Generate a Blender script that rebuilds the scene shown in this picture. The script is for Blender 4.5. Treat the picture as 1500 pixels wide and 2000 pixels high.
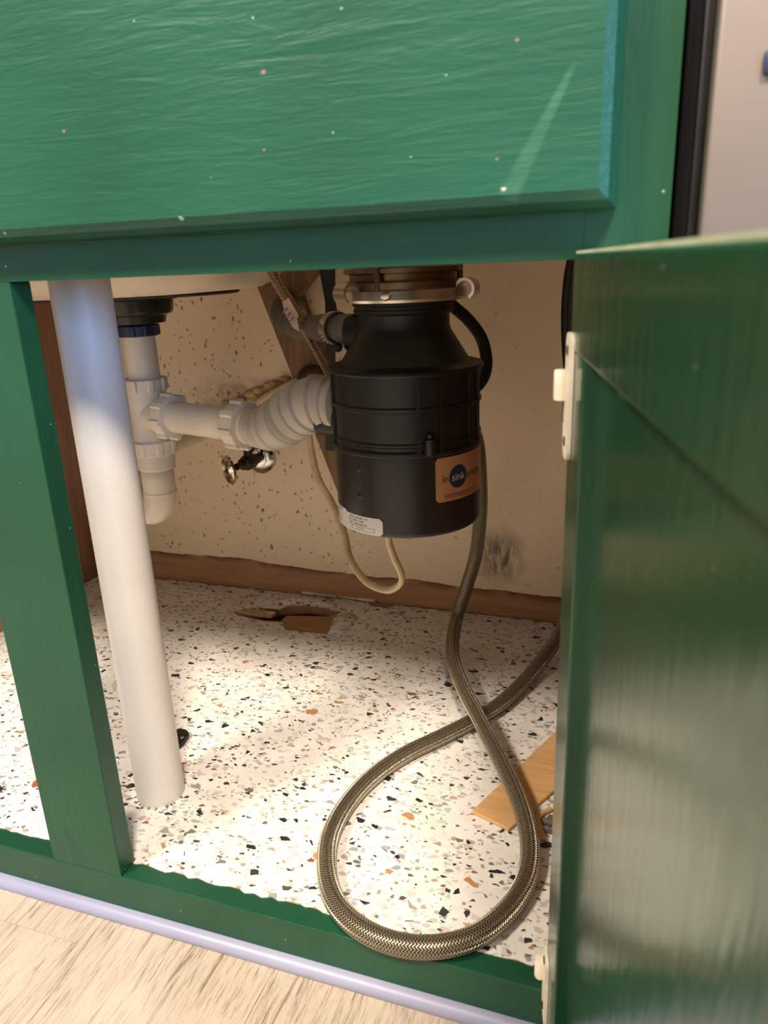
import bpy, bmesh, math, random
from mathutils import Vector, Matrix
random.seed(7)
scene = bpy.context.scene
for o in list(bpy.data.objects):
    bpy.data.objects.remove(o)
C = scene.collection

# ---------------------------------------------------------------- camera
F_PX, YAW, PITCH, ROLL = 1452.0, -0.3419, 0.3199, -0.0407
CAM = Vector((0.4053, -0.4108, 0.5758))
_fw = Vector((math.sin(YAW)*math.cos(PITCH), math.cos(YAW)*math.cos(PITCH), -math.sin(PITCH)))
_r0 = Vector((math.cos(YAW), -math.sin(YAW), 0))
_u0 = _r0.cross(_fw)
_r = _r0*math.cos(ROLL) + _u0*math.sin(ROLL)
_u = _r.cross(_fw)
cam_d = bpy.data.cameras.new('camera'); cam = bpy.data.objects.new('camera', cam_d); C.objects.link(cam)
cam.matrix_world = Matrix(((_r.x, _u.x, -_fw.x, CAM.x), (_r.y, _u.y, -_fw.y, CAM.y), (_r.z, _u.z, -_fw.z, CAM.z), (0, 0, 0, 1)))
cam_d.sensor_fit = 'VERTICAL'; cam_d.sensor_height = 36.0; cam_d.lens = F_PX/2000*36
cam_d.clip_start = 0.01
cam_d.dof.use_dof = True; cam_d.dof.focus_distance = 0.82; cam_d.dof.aperture_fstop = 11
scene.camera = cam

# ---------------------------------------------------------------- light
world = bpy.data.worlds.new('world'); scene.world = world; world.use_nodes = True
wb = world.node_tree.nodes['Background']
wb.inputs[0].default_value = (1.0, 0.90, 0.78, 1); wb.inputs[1].default_value = 0.46
def area(name, loc, target, size, power, col, shape='DISK', sy=None):
    d = bpy.data.lights.new(name, 'AREA'); o = bpy.data.objects.new(name, d); C.objects.link(o)
    d.shape = shape; d.size = size; d.energy = power; d.color = col
    if sy: d.size_y = sy
    o.location = loc
    o.rotation_euler = (Vector(target)-Vector(loc)).to_track_quat('-Z', 'Y').to_euler()
    return o
area('ceiling_light', (0.95, -1.40, 2.45), (0.1, 0.1, 0.2), 0.45, 92, (1.0, 0.87, 0.72))
area('ceiling_light', (-0.85, -1.44, 2.45), (0.1, 0.1, 0.2), 0.45, 58, (1.0, 0.87, 0.72))
area('window_light', (2.3, -1.75, 0.98), (0.0, 0.1, 0.55), 0.9, 60, (0.22, 0.46, 1.0), 'RECTANGLE', 0.9)
scene.view_settings.view_transform = 'Standard'
scene.view_settings.look = 'None'
scene.view_settings.gamma = 1.0
scene.view_settings.exposure = 0.40
scene.view_settings.use_curve_mapping = False

# ---------------------------------------------------------------- measuring helpers
def ray(px, py):
    return _r*((px-750)/F_PX) + _u*((1000-py)/F_PX) + _fw
def at(px, py, Y):                      # point at depth Y inside the cabinet
    d = ray(px, py); return CAM + d*((Y-CAM.y)/d.y)
def fl(px, py, Z):                      # point at height Z
    d = ray(px, py); return CAM + d*((Z-CAM.z)/d.z)

# ---------------------------------------------------------------- material helpers
def lin(r, g, b):
    f = lambda c: c/12.92 if c <= 0.04045 else ((c+0.055)/1.055)**2.4
    return (f(r/255), f(g/255), f(b/255), 1)
class NT:
    def __init__(s, name):
        s.m = bpy.data.materials.new(name); s.m.use_nodes = True
        s.t = s.m.node_tree; s.b = s.t.nodes['Principled BSDF']
    def n(s, typ, **kw):
        nd = s.t.nodes.new(typ)
        for k, v in kw.items(): setattr(nd, k, v)
        return nd
    def l(s, a, b): s.t.links.new(a, b)
    def val(s, sock, v):
        if isinstance(v, (int, float)): sock.default_value = v
        elif isinstance(v, (tuple, list, Vector)): sock.default_value = tuple(v)
        else: s.l(v, sock)
    def math(s, op, a, b=None, c=None, clamp=False):
        nd = s.n('ShaderNodeMath', operation=op, use_clamp=clamp); s.val(nd.inputs[0], a)
        if b is not None: s.val(nd.inputs[1], b)
        if c is not None: s.val(nd.inputs[2], c)
        return nd.outputs[0]
    def coord(s, kind='Object', scale=(1, 1, 1), rot=(0, 0, 0), loc=(0, 0, 0)):
        tc = s.n('ShaderNodeTexCoord'); mp = s.n('ShaderNodeMapping')
        mp.inputs['Scale'].default_value = scale; mp.inputs['Rotation'].default_value = rot; mp.inputs['Location'].default_value = loc
        s.l(tc.outputs[kind], mp.inputs['Vector']); return mp.outputs[0]
    def noise(s, vec, scale, detail=3, rough=0.5, dist=0):
        nd = s.n('ShaderNodeTexNoise'); s.l(vec, nd.inputs['Vector'])
        nd.inputs['Scale'].default_value = scale; nd.inputs['Detail'].default_value = detail
        nd.inputs['Roughness'].default_value = rough; nd.inputs['Distortion'].default_value = dist
        return nd.outputs[0]
    def vor(s, vec, scale, feature='F1', rnd=1.0):
        nd = s.n('ShaderNodeTexVoronoi', feature=feature); s.l(vec, nd.inputs['Vector'])
        nd.inputs['Scale'].default_value = scale; nd.inputs['Randomness'].default_value = rnd
        return nd
    def ramp(s, fac, stops, interp='LINEAR'):
        nd = s.n('ShaderNodeValToRGB'); cr = nd.color_ramp; cr.interpolation = interp
        while len(cr.elements) < len(stops): cr.elements.new(0.5)
        for e, (p, c) in zip(cr.elements, stops):
            e.position = p; e.color = c if len(c) == 4 else (*c, 1)
        s.val(nd.inputs[0], fac); return nd.outputs[0]
    def mix(s, fac, a, b, blend='MIX'):
        nd = s.n('ShaderNodeMix', data_type='RGBA', blend_type=blend)
        s.val(nd.inputs[0], fac); s.val(nd.inputs[6], a); s.val(nd.inputs[7], b); return nd.outputs[2]
    def step(s, v, lo, hi):
        nd = s.n('ShaderNodeMapRange'); s.val(nd.inputs[0], v)
        nd.inputs[1].default_value = lo; nd.inputs[2].default_value = hi; return nd.outputs[0]
    def sep(s, col):
        nd = s.n('ShaderNodeSeparateXYZ'); s.l(col, nd.inputs[0]); return nd.outputs
    def bump(s, h, strength=0.3, dist=0.002):
        nd = s.n('ShaderNodeBump'); s.l(h, nd.inputs['Height'])
        nd.inputs['Strength'].default_value = strength; nd.inputs['Distance'].default_value = dist
        s.l(nd.outputs[0], s.b.inputs['Normal'])
    def out(s, col=None, rough=None, metal=None, spec=None):
        if col is not None: s.val(s.b.inputs['Base Color'], col)
        if rough is not None: s.val(s.b.inputs['Roughness'], rough)
        if metal is not None: s.val(s.b.inputs['Metallic'], metal)
        if spec is not None: s.val(s.b.inputs['Specular IOR Level'], spec)
        return s.m

def plain(name, col, rough=0.5, metal=0.0, mott=0.12, scale=40, spec=0.5):
    t = NT(name); v = t.coord()
    nz = t.noise(v, scale, 4)
    dark = tuple(c*(1-2*mott) for c in col[:3])+(1,); lite = tuple(min(1, c*(1+mott)) for c in col[:3])+(1,)
    c = t.ramp(nz, [(0.3, dark), (0.7, lite)])
    t.bump(t.noise(v, scale*6, 3), 0.06, 0.001)
    return t.out(c, rough, metal, spec)

def green_paint(name, base, spots=(), streak=None, rough=0.28, grain_axis='X', bump=0.35, spec=0.33):
    t = NT(name)
    sc = {'X': (5, 40, 40), 'Z': (40, 40, 5)}[grain_axis]
    v = t.coord(scale=sc); raw = t.coord()
    g1 = t.noise(v, 2.6, 4, 0.62, 0.7)
    g2 = t.noise(v, 8.0, 3, 0.6, 0.3)
    big = t.noise(raw, 7, 2)
    cd = tuple(c*0.86 for c in base[:3])+(1,); cl = tuple(c*1.12 for c in base[:3])+(1,)
    col = t.ramp(big, [(0.3, cd), (0.7, cl)])
    # fine random flecks of chipped paint
    f1 = t.vor(raw, 38); fc = t.sep(f1.outputs['Color'])
    m = t.math('MULTIPLY', t.math('LESS_THAN', f1.outputs['Distance'], t.math('MULTIPLY', fc[1], 0.036)), t.math('GREATER_THAN', fc[0], 0.72))
    col = t.mix(t.math('MULTIPLY', m, 0.8), col, lin(150, 168, 146))
    f2 = t.vor(raw, 120); f2c = t.sep(f2.outputs['Color'])
    m2 = t.math('MULTIPLY', t.math('LESS_THAN', f2.outputs['Distance'], 0.08), t.math('GREATER_THAN', f2c[0], 0.955))
    col = t.mix(t.math('MULTIPLY', m2, 0.7), col, lin(150, 168, 146))
    px = t.sep(raw)
    wob = t.math('MULTIPLY', t.math('SUBTRACT', t.noise(raw, 420, 2), 0.5), 0.0022)
    for (x, z, r, c) in spots:
        dx = t.math('SUBTRACT', px[0], x); dz = t.math('SUBTRACT', px[2], z)
        d = t.math('SQRT', t.math('ADD', t.math('MULTIPLY', dx, dx), t.math('MULTIPLY', t.math('MULTIPLY', dz, dz), 2.0)))
        k = t.step(t.math('ADD', d, wob), r*0.85, r*0.5)
        col = t.mix(k, col, c)
    if streak:
        (x0, z0), (x1, z1), w0, w1, c = streak
        L = math.hypot(x1-x0, z1-z0); ux, uz = (x1-x0)/L, (z1-z0)/L
        dx = t.math('SUBTRACT', px[0], x0); dz = t.math('SUBTRACT', px[2], z0)
        a = t.math('DIVIDE', t.math('ADD', t.math('MULTIPLY', dx, ux), t.math('MULTIPLY', dz, uz)), L)
        p = t.math('ABSOLUTE', t.math('SUBTRACT', t.math('MULTIPLY', dx, uz), t.math('MULTIPLY', dz, ux)))
        wd = t.math('ADD', w0, t.math('MULTIPLY', a, w1-w0))
        k = t.step(t.math('DIVIDE', p, wd), 1.15, 0.6)
        inside = t.math('MULTIPLY', t.step(a, 0.0, 0.12), t.step(a, 1.0, 0.97))
        k = t.math('MULTIPLY', t.math('MULTIPLY', k, inside), t.math('MULTIPLY', t.step(g1, 0.25, 0.75), 0.34))
        col = t.mix(k, col, c)
    h = t.math('ADD', t.math('MULTIPLY', g1, 1.0), t.math('MULTIPLY', g2, 0.35))
    t.bump(h, bump, 0.0035)
    r = t.math('ADD', rough-0.06, t.math('MULTIPLY', big, 0.14))
    return t.out(col, r, 0, spec)

def wood(name, c1, c2, axis='X', rough=0.65, scale=1.0):
    t = NT(name)
    sc = {'X': (3, 40, 40), 'Y': (40, 3, 40), 'Z': (40, 40, 3)}[axis]
    v = t.coord(scale=tuple(s*scale for s in sc))
    g = t.noise(v, 3, 5, 0.6, 0.6)
    col = t.ramp(g, [(0.3, c1), (0.7, c2)])
    t.bump(g, 0.2, 0.001)
    return t.out(col, rough)

def mat_terrazzo():
    t = NT('terrazzo_print'); v = t.coord()
    wv = t.n('ShaderNodeVectorMath', operation='ADD')
    nz = t.n('ShaderNodeTexNoise'); t.l(v, nz.inputs['Vector']); nz.inputs['Scale'].default_value = 90
    sc = t.n('ShaderNodeVectorMath', operation='SCALE'); t.l(nz.outputs['Color'], sc.inputs[0]); sc.inputs['Scale'].default_value = 0.006
    t.l(v, wv.inputs[0]); t.l(sc.outputs[0], wv.inputs[1]); vec = wv.outputs[0]
    # stretch the cells sideways a little, as in the print
    mp = t.n('ShaderNodeMapping'); t.l(vec, mp.inputs['Vector']); mp.inputs['Scale'].default_value = (0.8, 1.15, 0.0); mp.inputs['Rotation'].default_value = (0, 0, 0.35)
    vec = mp.outputs[0]
    col = t.ramp(t.noise(v, 25, 3), [(0.35, lin(220, 215, 208)), (0.65, lin(234, 230, 224))])
    def layer(col, scale, keep, t0, tr, stops, off):
        mp2 = t.n('ShaderNodeMapping'); t.l(vec, mp2.inputs['Vector']); mp2.inputs['Location'].default_value = off; mp2.inputs['Rotation'].default_value = (0, 0, off[0])
        a = t.vor(mp2.outputs[0], scale); e = t.vor(mp2.outputs[0], scale, 'DISTANCE_TO_EDGE')
        c = t.sep(a.outputs['Color'])
        th = t.math('ADD', t0, t.math('MULTIPLY', c[2], tr))
        m = t.math('MULTIPLY', t.step(t.math('SUBTRACT', e.outputs['Distance'], th), -0.012, 0.012), t.math('LESS_THAN', c[1], keep))
        cc = t.ramp(c[0], stops, 'CONSTANT')
        return t.mix(m, col, cc)
    pale = [(0.0, lin(190, 188, 184)), (0.4, lin(204, 198, 190)), (0.6, lin(174, 172, 170)), (0.75, lin(206, 188, 174)), (0.9, lin(152, 150, 150))]
    dark = [(0.0, lin(38, 42, 46)), (0.42, lin(52, 58, 60)), (0.56, lin(150, 150, 148)), (0.7, lin(176, 132, 88)), (0.8, lin(190, 160, 140)), (0.88, lin(120, 116, 112)), (0.965, lin(150, 86, 64))]
    col = layer(col, 200, 0.42, 0.10, 0.2, pale, (3.1, 1.0, 0))
    col = layer(col, 130, 0.36, 0.12, 0.2, pale, (5.3, 2.0, 0))
    col = layer(col, 250, 0.17, 0.08, 0.2, [(0, lin(110, 104, 98)), (0.4, lin(60, 60, 60)), (0.7, lin(176, 150, 126))], (7.7, 0.4, 0))
    col = layer(col, 150, 0.15, 0.10, 0.22, dark, (1.7, 4.0, 0))
    col = layer(col, 98, 0.10, 0.13, 0.22, dark, (9.1, 6.0, 0))
    # grime near the edges of the sheet and hairline cracks
    dirt = t.math('MULTIPLY', t.step(t.noise(v, 14, 5, 0.65), 0.56, 0.76), 0.22)
    col = t.mix(dirt, col, lin(196, 178, 152))
    t.bump(t.noise(v, 18, 3), 0.25, 0.004)
    return t.out(col, 0.42, 0, 0.4)

def mat_back():
    t = NT('stained_back_paint'); v = t.coord(); p = t.sep(v)
    big = t.noise(v, 6, 4)
    col = t.ramp(big, [(0.3, lin(230, 208, 172)), (0.7, lin(242, 222, 190))])
    # mould specks
    base_v = t.coord(scale=(1, 1, 0.75))
    nz = t.n('ShaderNodeTexNoise'); t.l(base_v, nz.inputs['Vector']); nz.inputs['Scale'].default_value = 160; nz.inputs['Detail'].default_value = 3
    sc = t.n('ShaderNodeVectorMath', operation='SCALE'); t.l(nz.outputs['Color'], sc.inputs[0]); sc.inputs['Scale'].default_value = 0.009
    av = t.n('ShaderNodeVectorMath', operation='ADD'); t.l(base_v, av.inputs[0]); t.l(sc.outputs[0], av.inputs[1]); wv = av.outputs[0]
    for scale, keep, r, k in ((48, 0.66, 0.15, 0.85), (100, 0.74, 0.20, 0.7), (200, 0.82, 0.24, 0.6), (26, 0.72, 0.08, 0.85)):
        a = t.vor(wv, scale); c = t.sep(a.outputs['Color'])
        m = t.math('MULTIPLY', t.math('LESS_THAN', t.math('ADD', a.outputs['Distance'], t.math('MULTIPLY', t.math('SUBTRACT', t.noise(v, 300, 2), 0.5), 0.15)), t.math('MULTIPLY', t.math('MULTIPLY', c[1], c[1]), r*2.3)), t.math('GREATER_THAN', c[0], keep))
        left = t.step(p[0], 0.06, -0.08)
        m = t.math('MULTIPLY', m, t.math('ADD', 0.15, t.math('MULTIPLY', left, 0.85)))
        col = t.mix(t.math('MULTIPLY', m, k), col, lin(66, 46, 30))
    # dashes and smears low down
    dv = t.coord(scale=(14, 30, 60), rot=(0, 0.15, 0))
    dash = t.step(t.noise(dv, 3.2, 3, 0.6), 0.66, 0.72)
    low = t.math('MULTIPLY', t.step(p[2], 0.27, 0.16), t.step(p[2], 0.12, 0.13))
    col = t.mix(t.math('MULTIPLY', t.math('MULTIPLY', dash, low), 0.7), col, lin(84, 66, 50))
    # black scuff beside the hose
    dx = t.math('DIVIDE', t.math('SUBTRACT', p[0], 0.225), 0.036); dz = t.math('DIVIDE', t.math('SUBTRACT', p[2], 0.168), 0.042)
    d = t.math('SQRT', t.math('ADD', t.math('MULTIPLY', dx, dx), t.math('MULTIPLY', dz, dz)))
    sv = t.coord(scale=(60, 60, 18))
    sm = t.math('MULTIPLY', t.step(d, 1.25, 0.3), t.step(t.noise(sv, 2.2, 5, 0.7), 0.34, 0.58))
    col = t.mix(t.math('MULTIPLY', sm, 0.85), col, lin(52, 50, 46))
    # water staining around the supply hole
    dx = t.math('DIVIDE', t.math('ADD', p[0], 0.16), 0.13); dz = t.math('DIVIDE', t.math('SUBTRACT', p[2], 0.395), 0.03)
    d = t.math('SQRT', t.math('ADD', t.math('MULTIPLY', dx, dx), t.math('MULTIPLY', dz, dz)))
    st = t.math('MULTIPLY', t.step(d, 1.2, 0.3), t.step(t.noise(v, 38, 5, 0.7), 0.40, 0.62))
    col = t.mix(t.math('MULTIPLY', st, 0.6), col, lin(110, 80, 52))
    # bare board below the torn paint
    edge = t.math('ADD', 0.119, t.math('ADD', t.math('MULTIPLY', t.math('SUBTRACT', t.noise(v, 9, 5, 0.6), 0.5), 0.022), t.math('MULTIPLY', p[0], -0.018)))
    e = t.math('SUBTRACT', edge, p[2])
    bare = t.step(e, -0.0006, 0.0006)
    wv2 = t.coord(scale=(3, 30, 30)); wc = t.ramp(t.noise(wv2, 4, 4, 0.6), [(0.3, lin(158, 116, 80)), (0.7, lin(184, 140, 102))])
    torn = t.math('MULTIPLY', t.step(e, 0.012, 0.0), bare)
    wc = t.mix(t.math('MULTIPLY', torn, t.step(t.noise(v, 22, 3), 0.35, 0.5)), wc, lin(112, 66, 44))
    col = t.mix(bare, col, wc)
    t.bump(t.math('ADD', t.noise(v, 60, 4), t.math('MULTIPLY', t.math('SUBTRACT', 1.0, bare), 0.6)), 0.25, 0.002)
    return t.out(col, t.math('ADD', 0.45, t.math('MULTIPLY', bare, 0.35)))

def mat_braid(name, c_hi, c_lo, ku, kv):
    t = NT(name); uv = t.n('ShaderNodeUVMap'); s = t.sep(uv.outputs[0])
    a = t.math('MULTIPLY', s[0], ku); b = t.math('MULTIPLY', s[1], kv)
    # woven over-under ribbons: bands around the hose carry slanted strands of alternating lean
    band = t.math('ABSOLUTE', t.math('SUBTRACT', t.math('FRACT', b), 0.5))
    lean = t.math('MULTIPLY', band, 1.7)
    st = t.math('FRACT', t.math('ADD', a, lean))
    strand = t.math('ABSOLUTE', t.math('SUBTRACT', st, 0.5))
    h = t.step(strand, 0.42, 0.12)
    col = t.mix(h, c_lo, c_hi)
    edge = t.step(band, 0.44, 0.5); col = t.mix(t.math('MULTIPLY', edge, 0.6), col, c_lo)
    t.bump(h, 0.9, 0.0012)
    return t.out(col, 0.34, 0.85)

def mat_floor():
    t = NT('weathered_plank_print')
    oi = t.n('ShaderNodeObjectInfo')
    tc = t.n('ShaderNodeTexCoord'); add = t.n('ShaderNodeVectorMath', operation='ADD')
    cmb = t.n('ShaderNodeCombineXYZ'); t.l(t.math('MULTIPLY', oi.outputs['Random'], 7.0), cmb.inputs[0]); t.l(t.math('MULTIPLY', oi.outputs['Random'], 3.0), cmb.inputs[1])
    t.l(tc.outputs['Object'], add.inputs[0]); t.l(cmb.outputs[0], add.inputs[1])
    def mp(sc):
        m = t.n('ShaderNodeMapping'); t.l(add.outputs[0], m.inputs['Vector']); m.inputs['Scale'].default_value = sc; return m.outputs[0]
    g1 = t.noise(mp((120, 8, 1)), 1.6, 6, 0.7, 1.2)
    g2 = t.noise(mp((300, 12, 1)), 2.0, 4, 0.7, 0.4)
    g3 = t.noise(mp((10, 6, 1)), 1.2, 3, 0.5)
    col = t.ramp(g1, [(0.34, lin(104, 88, 72)), (0.42, lin(156, 141, 124)), (0.52, lin(180, 166, 150)), (0.70, lin(150, 133, 116))])
    col = t.mix(t.math('MULTIPLY', t.step(g2, 0.42, 0.37), 0.8), col, lin(92, 74, 56))
    col = t.mix(t.math('MULTIPLY', t.step(g3, 0.4, 0.7), 0.4), col, lin(204, 188, 170))
    t.bump(t.math('ADD', g1, g2), 0.25, 0.0012)
    return t.out(col, 0.5)

SP = [at(x, y, -0.019) for x, y in ((520, 143), (672, 20), (270, 44), (133, 258), (522, 294), (419, 348), (360, 427), (1012, 82), (973, 312), (875, 150), (986, 370), (14, 455), (655, 260), (806, 308))]
rust = lin(124, 100, 84); chalk = lin(128, 158, 140)
SPOTS = [(SP[0].x, SP[0].z, 0.0019, rust), (SP[1].x, SP[1].z, 0.0013, chalk), (SP[2].x, SP[2].z, 0.0009, chalk), (SP[3].x, SP[3].z, 0.0010, rust),
         (SP[4].x, SP[4].z, 0.0011, rust), (SP[5].x, SP[5].z, 0.0009, lin(170, 140, 110)), (SP[6].x, SP[6].z, 0.0022, lin(140, 180, 158)), (SP[7].x, SP[7].z, 0.0012, rust),
         (SP[8].x, SP[8].z, 0.0015, rust), (SP[9].x, SP[9].z, 0.0009, chalk), (SP[10].x, SP[10].z, 0.0017, lin(200, 190, 160)), (SP[11].x, SP[11].z, 0.0011, lin(170, 150, 130)),
         (SP[12].x, SP[12].z, 0.0008, chalk), (SP[13].x, SP[13].z, 0.0007, chalk)]
s0 = at(1128, 118, -0.019); s1 = at(990, 392, -0.019)
G = lin(25, 70, 48)
sc0 = at(118, 1600, 0); sc1 = at(190, 1742, 0)
M = dict(
    front=green_paint('green_gloss_front', lin(25, 76, 54), SPOTS, ((s0.x, s0.z), (s1.x, s1.z), 0.0012, 0.0055, lin(92, 142, 110)), 0.40, bump=0.28),
    frame_h=green_paint('green_gloss_rail', G, (), None, 0.30, 'X', 0.2),
    frame_v=green_paint('green_gloss_stile', G, (), ((sc0.x, sc0.z), (sc1.x, sc1.z), 0.003, 0.006, lin(14, 34, 26)), 0.34, 'Z', 0.2),
    door=green_paint('green_gloss_door', lin(26, 66, 42), (), None, 0.17, 'Z', 0.1, 0.5),
    worn=plain('worn_primer_edge', lin(190, 200, 170), 0.6, 0, 0.15, 30),
    terrazzo=mat_terrazzo(), back=mat_back(),
    brown=wood('brown_side_board', lin(128, 92, 64), lin(156, 116, 84), 'Z'),
    sub=wood('bare_plywood', lin(146, 104, 66), lin(182, 138, 94), 'X'),
    brace=wood('dark_brace_board', lin(112, 84, 60), lin(150, 116, 86), 'Z'),
    pine=wood('pale_pine_strip', lin(196, 150, 96), lin(216, 174, 120), 'X', 0.6),
    pvc=plain('white_pvc', lin(214, 209, 204), 0.38, 0, 0.03, 12),
    fitting=plain('aged_white_plastic', lin(228, 216, 196), 0.42, 0, 0.06, 25),
    flex=plain('grey_white_flex_plastic', lin(196, 188, 176), 0.45, 0, 0.10, 30),
    enamel=plain('white_enamel', lin(236, 222, 198), 0.3, 0, 0.06, 15),
    pad=plain('dark_gasket', lin(40, 34, 30), 0.7, 0, 0.3, 60),
    black=plain('black_housing', lin(17, 17, 16), 0.42, 0, 0.12, 50),
    blackshell=plain('black_painted_steel', lin(25, 24, 22), 0.36, 0, 0.10, 12),
    rubber=plain('black_rubber', lin(20, 19, 18), 0.55, 0, 0.2, 60),
    nickel=plain('strainer_metal', lin(58, 56, 56), 0.3, 0.6, 0.3, 40),
    navy=plain('navy_nut', lin(38, 48, 78), 0.4, 0, 0.2, 60),
    steel=plain('bright_steel', lin(216, 206, 192), 0.26, 0.88, 0.15, 60),
    bronze=plain('tarnished_mount', lin(132, 112, 88), 0.34, 0.9, 0.25, 40),
    chrome=plain('chrome', lin(214, 208, 200), 0.10, 1.0, 0.05, 30),
    grime=plain('tarnished_brass', lin(70, 58, 44), 0.5, 0.6, 0.4, 120),
    greyhose=plain('grey_drain_hose', lin(104, 98, 88), 0.5, 0, 0.15, 40),
    cable=plain('cream_cable', lin(214, 192, 150), 0.5, 0, 0.08, 60),
    white=plain('white_hinge_paint', lin(236, 226, 206), 0.45, 0, 0.08, 50),
    rusty=plain('rust_bare_metal', lin(96, 70, 52), 0.6, 0.5, 0.4, 140),
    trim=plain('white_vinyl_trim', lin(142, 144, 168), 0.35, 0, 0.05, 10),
    stainless=plain('brushed_stainless', lin(152, 140, 132), 0.36, 0.75, 0.05, 8),
    gasket=plain('black_gap_gasket', lin(16, 15, 15), 0.4, 0, 0.3, 50),
    copper=plain('copper_foil_label', lin(190, 142, 104), 0.45, 0.2, 0.04, 10),
    blue=plain('navy_logo_print', lin(20, 40, 66), 0.5, 0, 0.05, 10),
    ink=plain('dark_print', lin(34, 30, 30), 0.6, 0, 0.05, 10),
    redink=plain('red_print', lin(120, 52, 36), 0.6, 0, 0.05, 10),
    silverink=plain('pale_print', lin(206, 200, 190), 0.5, 0, 0.05, 10),
    paper=plain('white_sticker_paper', lin(232, 228, 220), 0.5, 0, 0.03, 30),
    tag=plain('faded_paper_tag', lin(196, 168, 156), 0.6, 0, 0.12, 60),
    fade=plain('faded_violet_print', lin(150, 118, 128), 0.7, 0, 0.2, 200),
    caulk=plain('dirty_foam_caulk', lin(206, 178, 132), 0.8, 0, 0.25, 70),
    stone=plain('grey_crumb', lin(110, 108, 96), 0.8, 0, 0.4, 120),
    counter=plain('pale_counter', lin(200, 190, 176), 0.4, 0, 0.1, 20),
    braid=mat_braid('steel_braid', lin(196, 184, 158), lin(58, 51, 42), 400.0, 14.0),
    braid2=mat_braid('supply_braid', lin(224, 200, 168), lin(110, 84, 62), 300.0, 6.0),
    planks=mat_floor(),
)

# ---------------------------------------------------------------- mesh helpers
def link(name, me, m, parent=None, smooth=False):
    o = bpy.data.objects.new(name, me); C.objects.link(o)
    if m: me.materials.append(M[m])
    if smooth:
        for p in me.polygons: p.use_smooth = True
    if parent: o.parent = parent
    return o
def obj(name, bm, m, parent=None, smooth=False, auto=None):
    bmesh.ops.recalc_face_normals(bm, faces=bm.faces)
    me = bpy.data.meshes.new(name)
    if auto is not None:
        for f in bm.faces: f.smooth = True
        for e in bm.edges:
            if len(e.link_faces) == 2 and e.calc_face_angle(0) > math.radians(auto): e.smooth = False
    bm.to_mesh(me); bm.free()
    return link(name, me, m, parent, smooth)
def tag(o, label, cat, group=None, kind=None):
    o['label'] = label
    if cat: o['category'] = cat
    if group: o['group'] = group
    if kind: o['kind'] = kind
    return o
def empty(name, label, cat, loc=(0, 0, 0)):
    o = bpy.data.objects.new(name, None); C.objects.link(o); o.location = loc; o.empty_display_size = 0.02
    tag(o, label, cat); return o
def box(bm, x0, x1, y0, y1, z0, z1, bev=0.0, seg=2, mat=None):
    r = bmesh.ops.create_cube(bm, size=1.0)
    vs = r['verts']
    bmesh.ops.scale(bm, vec=(x1-x0, y1-y0, z1-z0), verts=vs)
    bmesh.ops.translate(bm, vec=((x0+x1)/2, (y0+y1)/2, (z0+z1)/2), verts=vs)
    if bev:
        es = list({e for v in vs for e in v.link_edges})
        rr = bmesh.ops.bevel(bm, geom=es, offset=bev, segments=seg, profile=0.5, affect='EDGES')
        vs = list({v for f in rr['faces'] for v in f.verts} | {v for v in vs if v.is_valid})
    if mat is not None:
        bmesh.ops.transform(bm, matrix=mat, verts=vs)
    return vs
def nb(*a, **k):
    bm = bmesh.new(); box(bm, *a, **k); return bm
def lathe(bm, prof, c=(0, 0, 0), n=48, mat=None, sx=1.0, a0=0.0, a1=2*math.pi):
    full = abs(a1-a0-2*math.pi) < 1e-6
    rings = []
    for r, z in prof:
        ring = []
        if r < 1e-6:
            ring = [bm.verts.new((0, 0, z))]
        else:
            for i in range(n if full else n+1):
                a = a0+(a1-a0)*i/n
                ring.append(bm.verts.new((r*math.cos(a)*sx, r*math.sin(a), z)))
        rings.append(ring)
    for A, B in zip(rings, rings[1:]):
        m = n
        for i in range(m):
            j = (i+1) % n if full else i+1
            if len(A) == 1 and len(B) == 1: continue
            if len(A) == 1: bm.faces.new((A[0], B[i], B[j]))
            elif len(B) == 1: bm.faces.new((A[i], B[0], A[j]))
            else: bm.faces.new((A[i], B[i], B[j], A[j]))
    vs = [v for r in rings for v in r]
    T = Matrix.Translation(Vector(c)) @ (mat if mat else Matrix.Identity(4))
    bmesh.ops.transform(bm, matrix=T, verts=vs)
    return vs
def smooth_path(pts, sub=10):
    P = [Vector(p) for p in pts]; P = [P[0]*2-P[1]] + P + [P[-1]*2-P[-2]]
    out = []
    for i in range(1, len(P)-2):
        a, b, c, d = P[i-1:i+3]
        for k in range(sub):
            t = k/sub
            out.append(0.5*((2*b)+(c-a)*t+(2*a-5*b+4*c-d)*t*t+(3*b-a-3*c+d)*t**3))
    out.append(P[-2].copy()); return out
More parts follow.
